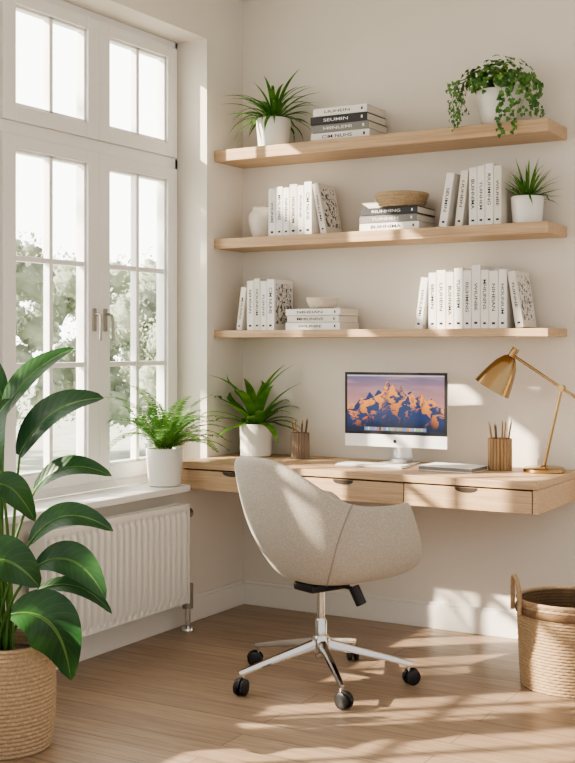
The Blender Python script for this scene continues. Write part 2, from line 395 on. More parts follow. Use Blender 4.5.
def book(T,H,Dp,cm,title,tm,label,group,doodle=False,sub=None,pos=0.56):
    b=0.003; bc[0]+=1
    o=boxes("book",[(0,b,0,Dp,0,H),(T-b,T,0,Dp,0,H),(b,T-b,0,b,0,H)],cm,None,0.0008)
    boxes("pages",[(b,T-b,b,Dp-0.004,0.003,H-0.003)],M['page'],o)
    if title:
        hf=[0.38,0.33,0.42,0.36][bc[0]%4]
        add_text(o,title,(T/2,-0.0010,H*pos),(rad(90),rad(90),0),H*(0.22+0.036*len(title)),T*hf,tm)
        if sub: add_text(o,sub,(T/2,-0.0010,H*0.09),(rad(90),0,0),T*0.36,T*0.24,tm,"publisher_mark")
    if doodle:
        mobj("cover_print",[(T+0.0006,0.015,0.03),(T+0.0006,Dp-0.015,0.03),(T+0.0006,Dp-0.015,H-0.02),(T+0.0006,0.015,H-0.02)],[(0,1,2,3)],M['doodle'],o)
    tag(o,label,"book",group)
    return o
WORDS=["RIUHMING","WIUNBE","MHIUNINS","NIHEIAN","HOLINIUM","FUINNE","CIM NUHS","HIINLEMI","SEUMIN","LIUHEIN","BUIHNIMA","TUINHEM"]
wi=[0]
def word():
    wi[0]+=1; return WORDS[wi[0]%len(WORDS)]
def row(x,z,specs,group,Y=-0.225):
    cur=x
    for i,(T,H,lean,dd,cm) in enumerate(specs):
        dpth=0.165+0.012*((i*7)%3)
        lab="white hardback book with black spine lettering"
        if lean>0: lab="white hardback book leaning against the row"
        if lean<0: lab="leaning white book with black doodle print cover"
        elif dd: lab="white book showing black doodle print on its cover"
        if cm is M['ctan']: lab=lab.replace("white","cream")
        b=book(T,H,dpth,cm,word(),M['ink'],lab,group,dd,"I",0.5+0.04*((i*5)%3))
        a=rad(lean)
        if lean>0:
            b.location=(cur,Y,z+T*math.sin(a)+0.0003); b.rotation_euler=(0,a,0)
            cur+=T*math.cos(a)+H*math.sin(a)+0.002
        elif lean<0:
            b.location=(cur+H*math.sin(-a)+0.001,Y,z+0.0003); b.rotation_euler=(0,a,0)
            cur+=H*math.sin(-a)+T
        else:
            b.location=(cur,Y,z+0.0003); cur+=T+0.0018
    return cur
W=M['cloth'];C=M['ctan']
z2=1.80
row(0.285,z2,[(0.040,0.225,0,False,W),(0.036,0.232,0,False,W),(0.034,0.225,0,False,W),(0.040,0.238,0,False,C),(0.034,0.230,0,False,W),(0.040,0.245,0,False,W),(0.030,0.235,-11,True,C)],"upright books on the middle shelf")
row(1.150,z2,[(0.036,0.235,9,False,W),(0.034,0.24,7,False,C),(0.036,0.25,0,False,W),(0.034,0.255,0,False,W),(0.036,0.262,0,False,W),(0.034,0.25,0,False,C)],"upright books beside the small plant")
z3=1.36
row(0.105,z3,[(0.030,0.205,8,False,C),(0.038,0.235,0,False,W),(0.034,0.245,0,False,C),(0.034,0.232,0,False,W),(0.04,0.24,0,True,W)],"upright books beside the low stack")
row(1.035,z3,[(0.034,0.225,8,False,W),(0.036,0.245,0,False,W),(0.042,0.255,0,False,W),(0.036,0.245,0,False,C),(0.040,0.262,0,False,W),(0.036,0.25,0,False,W),(0.040,0.272,0,False,W),(0.036,0.25,0,False,W),(0.04,0.245,0,False,W),(0.036,0.25,0,False,W),(0.034,0.24,-9,True,C)],"upright books on the lowest shelf")
def stack(x,z,specs,group,Y=-0.235):
    cz=z+0.0003
    for (T,L,dx,cm,tm,nm) in specs:
        b=book(T,L,0.20,cm,word(),tm,nm+" hardback book lying flat in a stack",group,False,"I",0.55)
        b.rotation_euler=(0,rad(-90),0)
        b.location=(x+dx+L,Y,cz); cz+=T+0.0018
    return cz
K=M['cblack'];G=M['cgrey']
stack(0.52,2.225,[(0.036,0.30,0,W,M['ink'],"white"),(0.036,0.285,0.010,G,M['inkw'],"dark grey"),(0.036,0.290,-0.002,K,M['inkw'],"black"),(0.036,0.275,0.012,W,M['ink'],"white")],"stacked books on the top shelf")
t2=stack(0.77,1.80,[(0.034,0.29,0,W,M['ink'],"white"),(0.032,0.28,0.0,G,M['inkw'],"dark grey"),(0.032,0.275,0.008,K,M['inkw'],"black")],"stacked books under the woven bowl")
t3=stack(0.385,1.36,[(0.033,0.285,0,W,M['ink'],"white"),(0.03,0.272,0.008,C,M['ink'],"cream"),(0.030,0.285,0.0,W,M['ink'],"white")],"stacked books under the pale bowl")

def woven(name,parent,prof_r,h,rows,seg,amp,mat,thick=0.012,inmat=None,inname="inner_wall",wv_amt=0.45):
    v=[];f=[]; per=6; nr=rows*per
    for j in range(nr+1):
        t=j/nr; rb=prof_r(t)
        bulge=abs(math.sin(math.pi*t*rows))
        ri=int(min(rows-1,t*rows))
        for i in range(seg):
            a=2*math.pi*i/seg
            wv=0.5+0.5*math.sin(a*seg/5+(math.pi if ri%2 else 0))
            r=rb+amp*bulge*((1-wv_amt)+wv_amt*wv)
            v.append((r*math.cos(a),r*math.sin(a),t*h))
    for j in range(nr):
        for i in range(seg):
            k=(i+1)%seg; f.append((j*seg+i,j*seg+k,(j+1)*seg+k,(j+1)*seg+i))
    f.append(tuple(range(seg-1,-1,-1)))
    o=mobj(name,v,f,mat,parent,True)
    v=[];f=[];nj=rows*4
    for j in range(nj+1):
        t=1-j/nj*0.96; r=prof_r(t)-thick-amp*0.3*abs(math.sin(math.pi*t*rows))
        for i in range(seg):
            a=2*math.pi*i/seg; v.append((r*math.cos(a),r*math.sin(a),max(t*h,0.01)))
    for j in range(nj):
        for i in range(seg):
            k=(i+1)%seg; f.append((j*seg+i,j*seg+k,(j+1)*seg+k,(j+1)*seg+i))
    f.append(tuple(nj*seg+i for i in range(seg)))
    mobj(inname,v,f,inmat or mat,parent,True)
    return o
def ring(name,r,z,th,mat,parent,seg=64):
    tor=([],[]);tube_geo(tor,[(r*math.cos(2*math.pi*i/seg),r*math.sin(2*math.pi*i/seg),z) for i in range(seg+1)],th,seg=8)
    return mobj(name,tor[0],tor[1],mat,parent,True)
bw=empty("woven_bowl",(0.935,-0.14,t2+0.0003),"low flared woven seagrass bowl resting on stacked books","bowl")
woven("bowl_body",bw,lambda t:0.084+0.030*t**0.55,0.058,5,80,0.009,M['wickerb'],0.008,wv_amt=0.7)
ring("rim",0.116,0.060,0.007,M['wickerb'],bw)
b2=lathe("bowl",[(0,0),(0.046,0),(0.054,0.004),(0.066,0.016),(0.074,0.034),(0.077,0.050),(0.074,0.050),(0.066,0.026),(0.05,0.012),(0,0.008)],M['stone2']); b2.location=(0.535,-0.15,t3+0.0003)
tag(b2,"small beige bowl resting on stacked books","bowl")
v1=lathe("vase",[(0,0),(0.032,0),(0.037,0.005),(0.048,0.04),(0.057,0.085),(0.058,0.108),(0.050,0.128),(0.038,0.138),(0.037,0.146),(0.043,0.154),(0.040,0.154),(0.033,0.142),(0.05,0.11),(0.045,0.05),(0,0.02)],M['stone']); v1.location=(0.185,-0.13,1.8003)
tag(v1,"plain off-white stoneware vase beside a row of books","vase")

# ------------------------------------------------------------ rosette plants
def rosette(name,loc,r,h,n,l0,l1,w,mat,label,el0=5,el1=85,droop=(40,100),taper=0.86,prof=None,seed=1,potmat=None,fold=0.35,cr=0.02,xmin=0.006):
    rnd=random.Random(seed)
    e=empty(name,loc,label,"plant")
    pot(e,r,h,potmat or M['ceramic'],taper)
    L=([],[])
    for i in range(n):
        az=i*2.39996+rnd.uniform(-.2,.2); k=i/n
        el=rad(el1+(el0-el1)*k+rnd.uniform(-8,8)); ln=rnd.uniform(l0,l1)*(0.75+0.25*math.sin(math.pi*min(1,k+.25)))
        rr=cr*(0.3+k)
        if xmin>0.5 and math.cos(az)<-0.2: ln*=0.7; el=max(el,rad(42))
        p=arc_path((rr*math.cos(az),rr*math.sin(az),h*0.88),az,el,ln,rad(rnd.uniform(*droop)),9)
        for q in p:
            if q.z<h+0.004 and math.hypot(q.x,q.y)<r+0.015: q.z=h+0.004 if math.hypot(q.x,q.y)>cr*1.5 else q.z
            wy=loc[1]+q.y
            if wy>-0.014: q.y=-0.014-loc[1]
            if loc[0]+q.x<xmin+.008: q.x=xmin+.008-loc[0]
            if q.z<0.02: q.z=0.02
        leaf_geo(L,p,w*rnd.uniform(.8,1.15),(0,0,1),prof or (lambda s:(0.35+0.65*math.sin(math.pi*min(1,s*0.8+0.12)))*(1-s**4)),fold,3)
    for q in L[0]:
        if loc[1]+q.y>-0.006: q.y=-0.006-loc[1]
        if loc[0]+q.x<xmin: q.x=xmin-loc[0]
    mobj("foliage",L[0],L[1],mat,e,True)
    return e
rosette("potted_plant",(0.275,-0.16,2.2253),0.084,0.14,60,0.22,0.31,0.019,M['blade'],"bushy grassy plant in a white pot beside stacked books",8,84,(50,110),0.88,seed=3)
rosette("potted_plant",(1.52,-0.14,1.8003),0.07,0.12,70,0.14,0.21,0.010,M['blade'],"small spiky plant in a white ceramic pot",5,85,(10,60),0.88,seed=5,xmin=1.434)
rosette("potted_plant",(0.175,-0.16,DT+0.0003),0.079,0.158,30,0.28,0.40,0.046,M['blade2'],"broad-leaved dracaena in a white pot on the desk",15,88,(40,85),0.96,seed=11,fold=0.25)

def fern(loc):
    e=empty("potted_fern",loc,"lush bright green fern in a white pot on the sill","plant")
    pot(e,0.085,0.172,M['ceramic'],0.86)
    rnd=random.Random(4); L=([],[]); S=([],[])
    N=38
    def clampv(z):
        if loc[0]+z.x<-0.145: z.x=-0.145-loc[0]
        if loc[1]+z.y>-0.33 and loc[0]+z.x<0.004: z.y=-0.33-loc[1]
        if loc[1]+z.y>-0.553 and loc[0]+z.x>-0.002 and loc[2]+z.z<DT+0.006: z.z=DT+0.006-loc[2]
    for i in range(N):
        az=i*2.39996; k=i/N; el=rad(90-50*k+rnd.uniform(-5,5)); ln=rnd.uniform(0.35,0.44)
        ca,sa=math.cos(az),math.sin(az)
        if ca<-0.25: ln*=0.85; el=max(el,rad(70))
        if ca*0.86+sa*0.5>0.5: ln*=0.8
        if sa<-0.5: ln*=1.08
        p=arc_path((0.025*ca,0.025*sa,0.155),az,el,ln,rad(rnd.uniform(70,105)),18)
        for q in p:
            if q.z<0.18 and 0.1>math.hypot(q.x,q.y)>0.03: q.z=0.18
            clampv(q)
        tube_geo(S,p,0.0018,0.0007,4,False)
        for j in range(2,len(p)):
            for sub in (0,0.5):
                a=p[j-1].lerp(p[j],sub); t=(p[j]-p[j-1])
                if t.length<1e-5: continue
                t=t.normalized(); s=(j-1+sub)/len(p)
                side=t.cross(Vector((0,0,1)))
                if side.length<1e-3: continue
                side.normalize(); nn=side.cross(t)
                pl=0.036*math.sin(math.pi*min(1,0.16+s*0.84))**0.8+0.004
                for sg in (-1,1):
                    d=(side*sg+t*0.3+nn*rnd.uniform(-.1,.2)).normalized()*pl
                    tip=a+d-nn*pl*0.12; m=a+d*0.45; w=t*0.0046
                    n=len(L[0]); q=[a.copy(),m-w,tip,m+w]
                    for z in q: clampv(z)
                    L[0].extend(q); L[1].append((n,n+1,n+2,n+3))
    mobj("fronds",L[0],L[1],M['fern'],e); mobj("frond_stems",S[0],S[1],M['leafstem'],e,True)
fern((-0.008,-0.648,0.6525))

def ivy(loc):
    e=empty("trailing_ivy",loc,"trailing ivy with small leaves spilling over a white pot","plant")
    pot(e,0.092,0.155,M['ceramic'],0.72)
    rnd=random.Random(9); L=([],[]); S=([],[])
    def lf(p,out,size):
        out=Vector(out).normalized(); t=Vector((rnd.uniform(-1,1),rnd.uniform(-1,1),rnd.uniform(-1.2,0.1))); t=(t-out*t.dot(out)).normalized()
        path=[p+t*size*k/4+out*0.004*math.sin(k) for k in range(5)]
        for q in path:
            if loc[1]+q.y>-0.01: q.y=-0.01-loc[1]
        leaf_geo(L,path,size*0.95,out,lambda s:[0.35,1.0,0.85,0.45,0.0][min(4,int(s*4+.01))],0.15,3)
    for i in range(240):
        az=rnd.uniform(0,2*math.pi); el=math.asin(rnd.uniform(0.0,1)); r=rnd.uniform(0.085,0.155)
        d=Vector((math.cos(az)*math.cos(el)*1.1,math.sin(az)*math.cos(el)*.85,math.sin(el)*0.85)); p=d*r+Vector((0,0,0.172))
        if loc[1]+p.y>-0.02: p.y=-0.02-loc[1]
        lf(p,d+Vector((0,0,.3)),rnd.uniform(0.022,0.036))
    strands=[(-176,.165,.13),(-168,.19,.17),(-158,.175,.19),(-150,.20,.19),(-138,.18,.2),(-110,.15,.06),(-66,.152,.25),(-50,.165,.23),(-36,.18,.24),(-26,.19,.29),(-14,.19,.21),(-2,.18,.16),(180,.155,.12),(-92,.14,.05)]
    for az,out,drop in strands:
        a=rad(az); ca,sa=math.cos(a),math.sin(a)
        pts=[Vector((0.03*ca,0.03*sa,0.16)),Vector((out*0.6*ca,out*0.6*sa,0.215)),Vector((out*0.95*ca,out*0.95*sa,0.19))]
        n=int(drop/0.013)
        for k in range(1,n+1):
            z=0.19-drop*k/n; q=Vector(((out+0.012*math.sin(k*.9+az))*ca,(out+.004*k/n)*sa,z))
            if loc[1]+q.y>-0.27 and z<0.02: break
            pts.append(q)
        tube_geo(S,pts,0.0013,0.0008,4,False)
        for k in range(2,len(pts)):
            for _ in range(2 if k%3 else 1):
                sc=Vector((rnd.uniform(-1,1)*.014,rnd.uniform(-1,0.3)*.012,rnd.uniform(-1,1)*.008))
                p=pts[k]+sc
                lf(p,(ca+rnd.uniform(-.5,.5),sa-0.4,rnd.uniform(-.1,.6)),rnd.uniform(0.018,0.030)*(1-0.3*k/len(pts)))
    for v in L[0]:
        if v.z<0.006 and loc[1]+v.y>-0.268: v.z=0.006
    mobj("foliage",L[0],L[1],M['ivy'],e); mobj("vines",S[0],S[1],M['leafstem'],e,True)
ivy((1.395,-0.155,2.2253))

# ------------------------------------------------------------ large floor plant
def big_plant():
    e=empty("potted_floor_plant",(0.467,-2.17,0),"large glossy broad-leaved plant in a woven basket","plant",rotz=rad(30.2))
    R=0.155;H=0.34
    woven("basket",e,lambda t:R*(0.88+0.15*math.sin(math.pi*min(1,t*0.75+0.1))),H,26,150,0.006,M['wicker2'],0.012)
    lathe("soil",[(0,H*0.8),(R*0.93,H*0.8),(R*0.92,H*0.86),(0,H*0.88)],M['soil'],e,32)
    L=([],[],[]);S=([],[])
    def P(a,z,b=0): return Vector(((a-5)/310.0,b,1.29-(z-345)/310.0))
    leaves=[ # base, control, tip, width, depth
     ((4,415),(25,368),(72,348),.092,0.0),
     ((22,455),(48,398),(108,397),.12,-.03),
     ((2,470),(-12,425),(14,398),.12,-.08),
     ((32,492),(62,452),(112,476),.078,.05),
     ((2,482),(22,470),(40,518),.09,-.12),
     ((34,540),(66,492),(118,526),.088,-.05),
     ((-14,565),(15,530),(47,580),.15,-.16),
     ((42,562),(82,535),(112,590),.11,-.08),
     ((22,604),(72,592),(76,672),.17,-.14),
     ((36,592),(80,572),(113,612),.055,.03),
     ((-5,440),(-35,400),(-75,395),.11,0),
     ((-10,490),(-50,470),(-95,500),.12,-.05),
     ((-10,530),(-50,530),(-90,590),.13,.05),
     ((0,400),(-20,360),(-50,340),.10,.06),
     ((0,600),(-45,580),(-80,640),.12,-.1),
    ]
    prof=lambda s:(math.sin(math.pi*min(1,(s*0.93+0.04)))**0.75)*(1-0.35*s)*1.25 if s<0.995 else 0.02
    for i,(b0,c0,t0,w,b) in enumerate(leaves):
        a=P(*b0,b); c=P(*c0,b-0.02); t=P(*t0,b-0.05 if i%2 else b+0.05)
        path=bez(a,c,t,20)
        nh=Vector((-0.25 if t0[0]>b0[0] else .25,-0.75,0.62))
        leaf_geo(L,path,w,nh,prof,0.28,9)
        root=Vector((random.uniform(-.035,.035),random.uniform(-.035,.035),H*0.86))
        mid=Vector((root.x*1.5+(a.x-root.x)*.35,root.y+(a.y-root.y)*.4,root.z+(a.z-root.z)*0.65))
        pp=bez(root,mid,a,12)
        tube_geo(S,pp+[q for q in path[1:14]],0.0065,0.0015,7)
    fo=mobj("foliage",L[0],L[1],M['leafbig'],e,True); mobj("stems",S[0],S[1],M['leafstem'],e,True)
    at=fo.data.attributes.new("leafpos",'FLOAT_VECTOR','POINT')
    flat=[c for t in L[2] for c in t]; at.data.foreach_set("vector",flat)
big_plant()

# ------------------------------------------------------------ floor basket
def basket():
    e=empty("woven_basket",(1.84,-0.575,0),"tall round brown woven storage basket with loop handles on the floor","basket")
    R=0.2
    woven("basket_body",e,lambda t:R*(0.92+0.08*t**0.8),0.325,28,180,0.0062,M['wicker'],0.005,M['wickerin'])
    v=[];f=[];seg=96
    for (r,z) in [(R+0.003,0.276),(R+0.0085,0.279),(R+0.0095,0.291),(R+0.0085,0.301),(R+0.003,0.304)]:
        for i in range(seg):
            a=2*math.pi*i/seg; v.append((r*math.cos(a),r*math.sin(a),z))
    for j in range(4):
        for i in range(seg):
            k=(i+1)%seg; f.append((j*seg+i,j*seg+k,(j+1)*seg+k,(j+1)*seg+i))
    bnd=mobj("dark_band",v,f,M['wickerd'],e,True); bnd["label"]="dark brown woven band below the rim"
    ring("rim",R-0.001,0.326,0.008,M['wicker'],e)
    for az in (rad(214),rad(34)):
        pts=[]
        for k in range(21):
            t=math.pi*k/20; da=-0.24*math.cos(t)
            pts.append(((R+0.018)*math.cos(az+da),(R+0.018)*math.sin(az+da),0.28+0.135*math.sin(t)**0.6))
        tube("handle",pts,0.009,M['wicker'],e)
basket()

# ------------------------------------------------------------ desk items
def cup(loc,r,h,n,seed,label,mat,grp):
    e=empty("pencil_cup",loc,label,"pencil holder")
    seg=84; v=[];f=[]
    prof=[(r-0.004,0),(r,0.004),(r,h-0.003),(r-0.002,h),(r-0.006,h),(r-0.006,0.01)]
    for (q,z) in prof:
        for i in range(seg):
            a=2*math.pi*i/seg; rr=q*(1-0.10*(i%4==0) if q>r-0.003 else 1); v.append((rr*math.cos(a),rr*math.sin(a),z))
    for j in range(len(prof)-1):
        for i in range(seg):
            k=(i+1)%seg; f.append((j*seg+i,j*seg+k,(j+1)*seg+k,(j+1)*seg+i))
    f.append(tuple(range(seg-1,-1,-1))); f.append(tuple((len(prof)-1)*seg+i for i in range(seg)))
    mobj("cup_body",v,f,mat,e)
    rnd=random.Random(seed)
    for i in range(n):
        a=2*math.pi*i/n+rnd.uniform(-.15,.15); rb=(r-0.014)*0.55; rt=(r-0.012)
        b=Vector((rb*math.cos(a),rb*math.sin(a),0.012)); t=Vector((rt*math.cos(a)*.97,rt*math.sin(a)*.97,h)); d=(t-b).normalized(); ln=rnd.uniform(0.160,0.180)*h/0.125
        p=b+d*ln
        pn=tube("pencil",[q+Vector(loc) for q in (b,p)],0.0034,M['pencil'] if i%3 else M['pencild'],None,seg=6)
        L=([],[]); tube_geo(L,[p+Vector(loc),p+d*0.014+Vector(loc)],0.0034,0.0005,6)
        mobj("pencil_tip",L[0],L[1],M['oak'],pn)
        tag(pn,"brown wooden pencil standing in the cup" if i%3 else "dark pencil standing in the cup","pencil",grp)
cup((0.415,-0.15,DT+0.0003),0.044,0.122,7,1,"ribbed grey-brown pencil cup beside the potted plant",M['cup'],"pencils in the cup beside the plant")
cup((1.405,-0.16,DT+0.0003),0.052,0.135,8,2,"ribbed bronze-tan pencil cup beside the lamp",M['cup2'],"pencils in the cup beside the lamp")

def computer():
    e=empty("desktop_computer",(0.925,-0.17,DT+0.0003),"all-in-one desktop computer with silver stand showing mountain wallpaper","computer",rotz=rad(3))
    w=0.245; z0,z1=0.078,0.412; y=-0.02
    boxes("case",[(-w,w,y+0.0,y+0.012,z0,z1),(-w*0.7,w*0.7,y+0.012,y+0.028,z0+0.05,z1-0.05)],M['alu'],e,0.003)
    boxes("chin",[(-w,w,y-0.0035,y-0.0002,z0,z0+0.055)],M['white'],e,0.001)
    boxes("bezel",[(-w,w,y-0.0035,y-0.0002,z0+0.0555,z1)],M['black'],e,0.001)
    v=[];n=40
    for i in range(n):
        t=2*math.pi*i/n; r=0.0085*(1+0.06*math.cos(2*t))*(1-0.22*math.exp(-((t-math.pi/2)/0.25)**2)-0.12*math.exp(-((t-3*math.pi/2)/0.25)**2))
        x=r*math.cos(t); z=r*math.sin(t)
        if (x-0.0105)**2+(z-0.001)**2<0.004**2: x=0.007-0.001*math.cos(z*400)
        v.append((x,y-0.0042,z0+0.026+z))
    f=[tuple(range(n))]; k=len(v)
    v+=[(0.0005,y-0.0042,z0+0.035),(0.003,y-0.0042,z0+0.0365),(0.0042,y-0.0042,z0+0.040),(0.0015,y-0.0042,z0+0.0385)]
    f.append((k,k+1,k+2,k+3)); mobj("logo",v,f,M['ink'],e)
    NX,NY=300,168; sw=w-0.012; a0,a1=z0+0.067,z1-0.012
    verts=[];faces=[]
    for j in range(NY+1):
        for i in range(NX+1): verts.append((-sw+2*sw*i/NX,y-0.0043,a0+(a1-a0)*j/NY))
    for j in range(NY):
        for i in range(NX):
            a=j*(NX+1)+i; faces.append((a,a+1,a+NX+2,a+NX+1))
    o=mobj("screen",verts,faces,M['pic'],e)
    ca=o.data.color_attributes.new("pic",'FLOAT_COLOR','CORNER')
    def fb(x,y,o_=5,z=3.3): return noise.fractal(Vector((x,y,z)),1.0,2.0,o_)
    def hsh(a,b,c):
        h=math.sin(a*127.1+b*311.7+c*74.7)*43758.5453; return h-math.floor(h)
    def tri(a,b,k):
        ia,ib=math.floor(a),math.floor(b); t=1 if (a-ia)>(b-ib) else 0
        return (0.6 if t==0 else -0.6)+(hsh(ia,ib,t+k)-.5)*1.3
    pk=[(0.0,.44),(.05,.50),(.09,.47),(.15,.60),(.19,.57),(.24,.70),(.28,.63),(.33,.74),(.37,.70),(.42,.90),(.455,.80),(.48,.83),(.52,.74),(.56,.80),(.61,.66),(.66,.73),(.71,.60),(.77,.68),(.82,.55),(.87,.60),(.93,.47),(1.0,.42)]
    def ridge(u):
        for k in range(len(pk)-1):
            if u<=pk[k+1][0]:
                t=(u-pk[k][0])/(pk[k+1][0]-pk[k][0]); return pk[k][1]*(1-t)+pk[k+1][1]*t+0.015*fb(u*50,1.0,3)
        return .40
    idx=0
    def mixc(a,b,t): t=max(0,min(1,t)); return tuple(a[k]*(1-t)+b[k]*t for k in range(3))
    icons=[(.1,.4,.8),(.8,.8,.8),(.9,.3,.1),(.1,.6,.3),(.9,.7,.1),(.6,.2,.6),(.2,.5,.9),(.85,.85,.85),(.9,.2,.2),(.3,.7,.4),(.1,.1,.1),(.9,.5,.1),(.5,.6,.7),(.2,.3,.8)]
    cols=[0.0]*(NX*NY*16)
    for j in range(NY):
        vv=(j+.5)/NY
        for i in range(NX):
            uu=(i+.5)/NX; h=ridge(uu)
            if vv>h:
                t=(vv-0.45)/0.5; c=mixc((.70,.30,.25),(.20,.16,.27),t)
                cl=fb(uu*2.0+vv,vv*9); c=mixc(c,(.68,.34,.32),cl*0.8)
            else:
                wa=0.45*fb(uu*7,vv*7,5); wb=0.45*fb(uu*7,vv*7,5,9.1)
                A=uu*6.3+vv*1.6+wa+.3; B=vv*3.1-uu*3.2+wb
                val=tri(A,B,0)*1.1+tri(A*2.6,B*3.3,5)*0.45
                rel=vv/h
                val+=-0.32+(rel-.6)*1.5
                lt=max(0,min(1,0.5+val*1.6))
                lit=mixc((.60,.17,.035),(1.15,.42,.09),(rel-.4)/.45)
                c=mixc((.014,.045,.16),lit,lt)
                if rel<.40: c=mixc((.008,.020,.06),c,max(0,rel-.12)/.28)
            if vv>0.975: c=mixc(c,(.75,.7,.72),.75)
            if 0.18<uu<0.82 and 0.02<vv<0.085:
                c=mixc(c,(.55,.5,.5),.45); q=(uu-0.19)/0.62*26
                if 0<=q<26 and 0.03<vv<0.075 and (q%1)>.18: c=icons[int(int(q)*1.7)%len(icons)]
            for k in range(4):
                cols[idx:idx+3]=c; cols[idx+3]=1; idx+=4
    ca.data.foreach_set("color",cols)
    vs=[];fs=[]
    prof=[(0.012,0.19),(0.03,0.15),(0.045,0.08),(0.05,0.03),(0.045,0.006),(-0.02,0.004),(-0.075,0.003)]
    for (yy,zz) in prof:
        hw=0.065 if zz<0.02 else 0.055
        vs+=[(-hw,yy,zz),(hw,yy,zz)]
    for k in range(len(prof)-1): fs.append((2*k,2*k+1,2*k+3,2*k+2))
    st=mobj("stand",vs,fs,M['alu'],e,True)
    m=st.modifiers.new("s",'SOLIDIFY'); m.thickness=0.005; m.offset=0
    boxes("stand_foot",[(-0.085,0.085,-0.085,0.075,0.0,0.006)],M['alu'],e,0.0025)
computer()
kb=empty("keyboard",(0.875,-0.31,DT+0.0003),"slim white computer keyboard on the desk","keyboard",rotz=rad(2))
boxes("keyboard_base",[(-0.16,0.16,-0.055,0.055,0,0.010)],M['alu'],kb,0.003)
lst=[]
for r_ in range(6):
    y=-0.049+r_*0.0165
    if r_==0: ws=[.02,.02,.02,.028,.10,.028,.02,.02,.02,.014]
    else: ws=[.0195]*14
    tot=sum(ws); x=-0.153; sc=(0.306-0.003*len(ws))/tot
    for w_ in ws: lst.append((x,x+w_*sc,y,y+0.0135,0.010,0.0125)); x+=w_*sc+0.003
ky=boxes("keys",lst,M['white'],kb); ky["kind"]="stuff"
nb=empty("notebook",(1.235,-0.27,DT+0.0003),"closed white notebook with dark page edges on the desk","notebook",rotz=rad(-3))
boxes("notebook_cover",[(-0.125,0.125,-0.085,0.085,0,0.003),(-0.125,0.125,-0.085,0.085,0.017,0.020),(-0.125,-0.122,-0.085,0.085,0.003,0.017)],M['cloth'],nb,0.0008)
boxes("pages",[(-0.121,0.122,-0.082,0.082,0.0032,0.0168)],M['cgrey'],nb)

def lamp():
    e=empty("desk_lamp",(1.60,-0.16,DT+0.0003),"brass articulated desk lamp with conical shade","lamp")
    lathe("lamp_base",[(0,0),(0.084,0),(0.088,0.004),(0.088,0.016),(0.082,0.021),(0.02,0.024),(0.014,0.030),(0,0.032)],M['brass'],e)
    j=Vector((0.075,0,0.355))
    tube("lower_arm",[(0.0,0,0.026),j],0.0072,M['brass'],e)
    a=Vector((-0.135,0,0.49)); b=j+(j-a)*0.55
    tube("upper_arm",[a,b],0.0062,M['brass'],e)
    tube("counterweight",[b-(j-a).normalized()*0.02,b+(j-a).normalized()*0.03],0.014,M['brass'],e,seg=20)
    tube("joint",[j+Vector((0,-0.016,0)),j+Vector((0,0.016,0))],0.014,M['brass'],e,seg=20)
    ax=Vector((-0.50,-0.12,-0.86)).normalized()
    q=ax.to_track_quat('Z','Y').to_matrix()
    s0=a+Vector((-0.004,0,0.004))
    tube("shade_neck",[s0-ax*0.03,s0+ax*0.025],0.016,M['brass'],e,seg=20)
    prof=[(0.0,0.0),(0.018,0.0),(0.028,0.008),(0.048,0.04),(0.062,0.08),(0.073,0.12),(0.082,0.16),(0.0805,0.16),(0.060,0.08),(0.046,0.042),(0.026,0.012),(0,0.006)]
    lathe("lamp_shade",prof,M['brass'],e,48,tuple(s0+ax*0.01),q.to_4x4())
    lathe("bulb",[(0,0.02),(0.012,0.025),(0.014,0.05),(0.026,0.08),(0.028,0.095),(0.02,0.115),(0,0.122)],M['white'],e,24,tuple(s0+ax*0.01),q.to_4x4())
lamp()

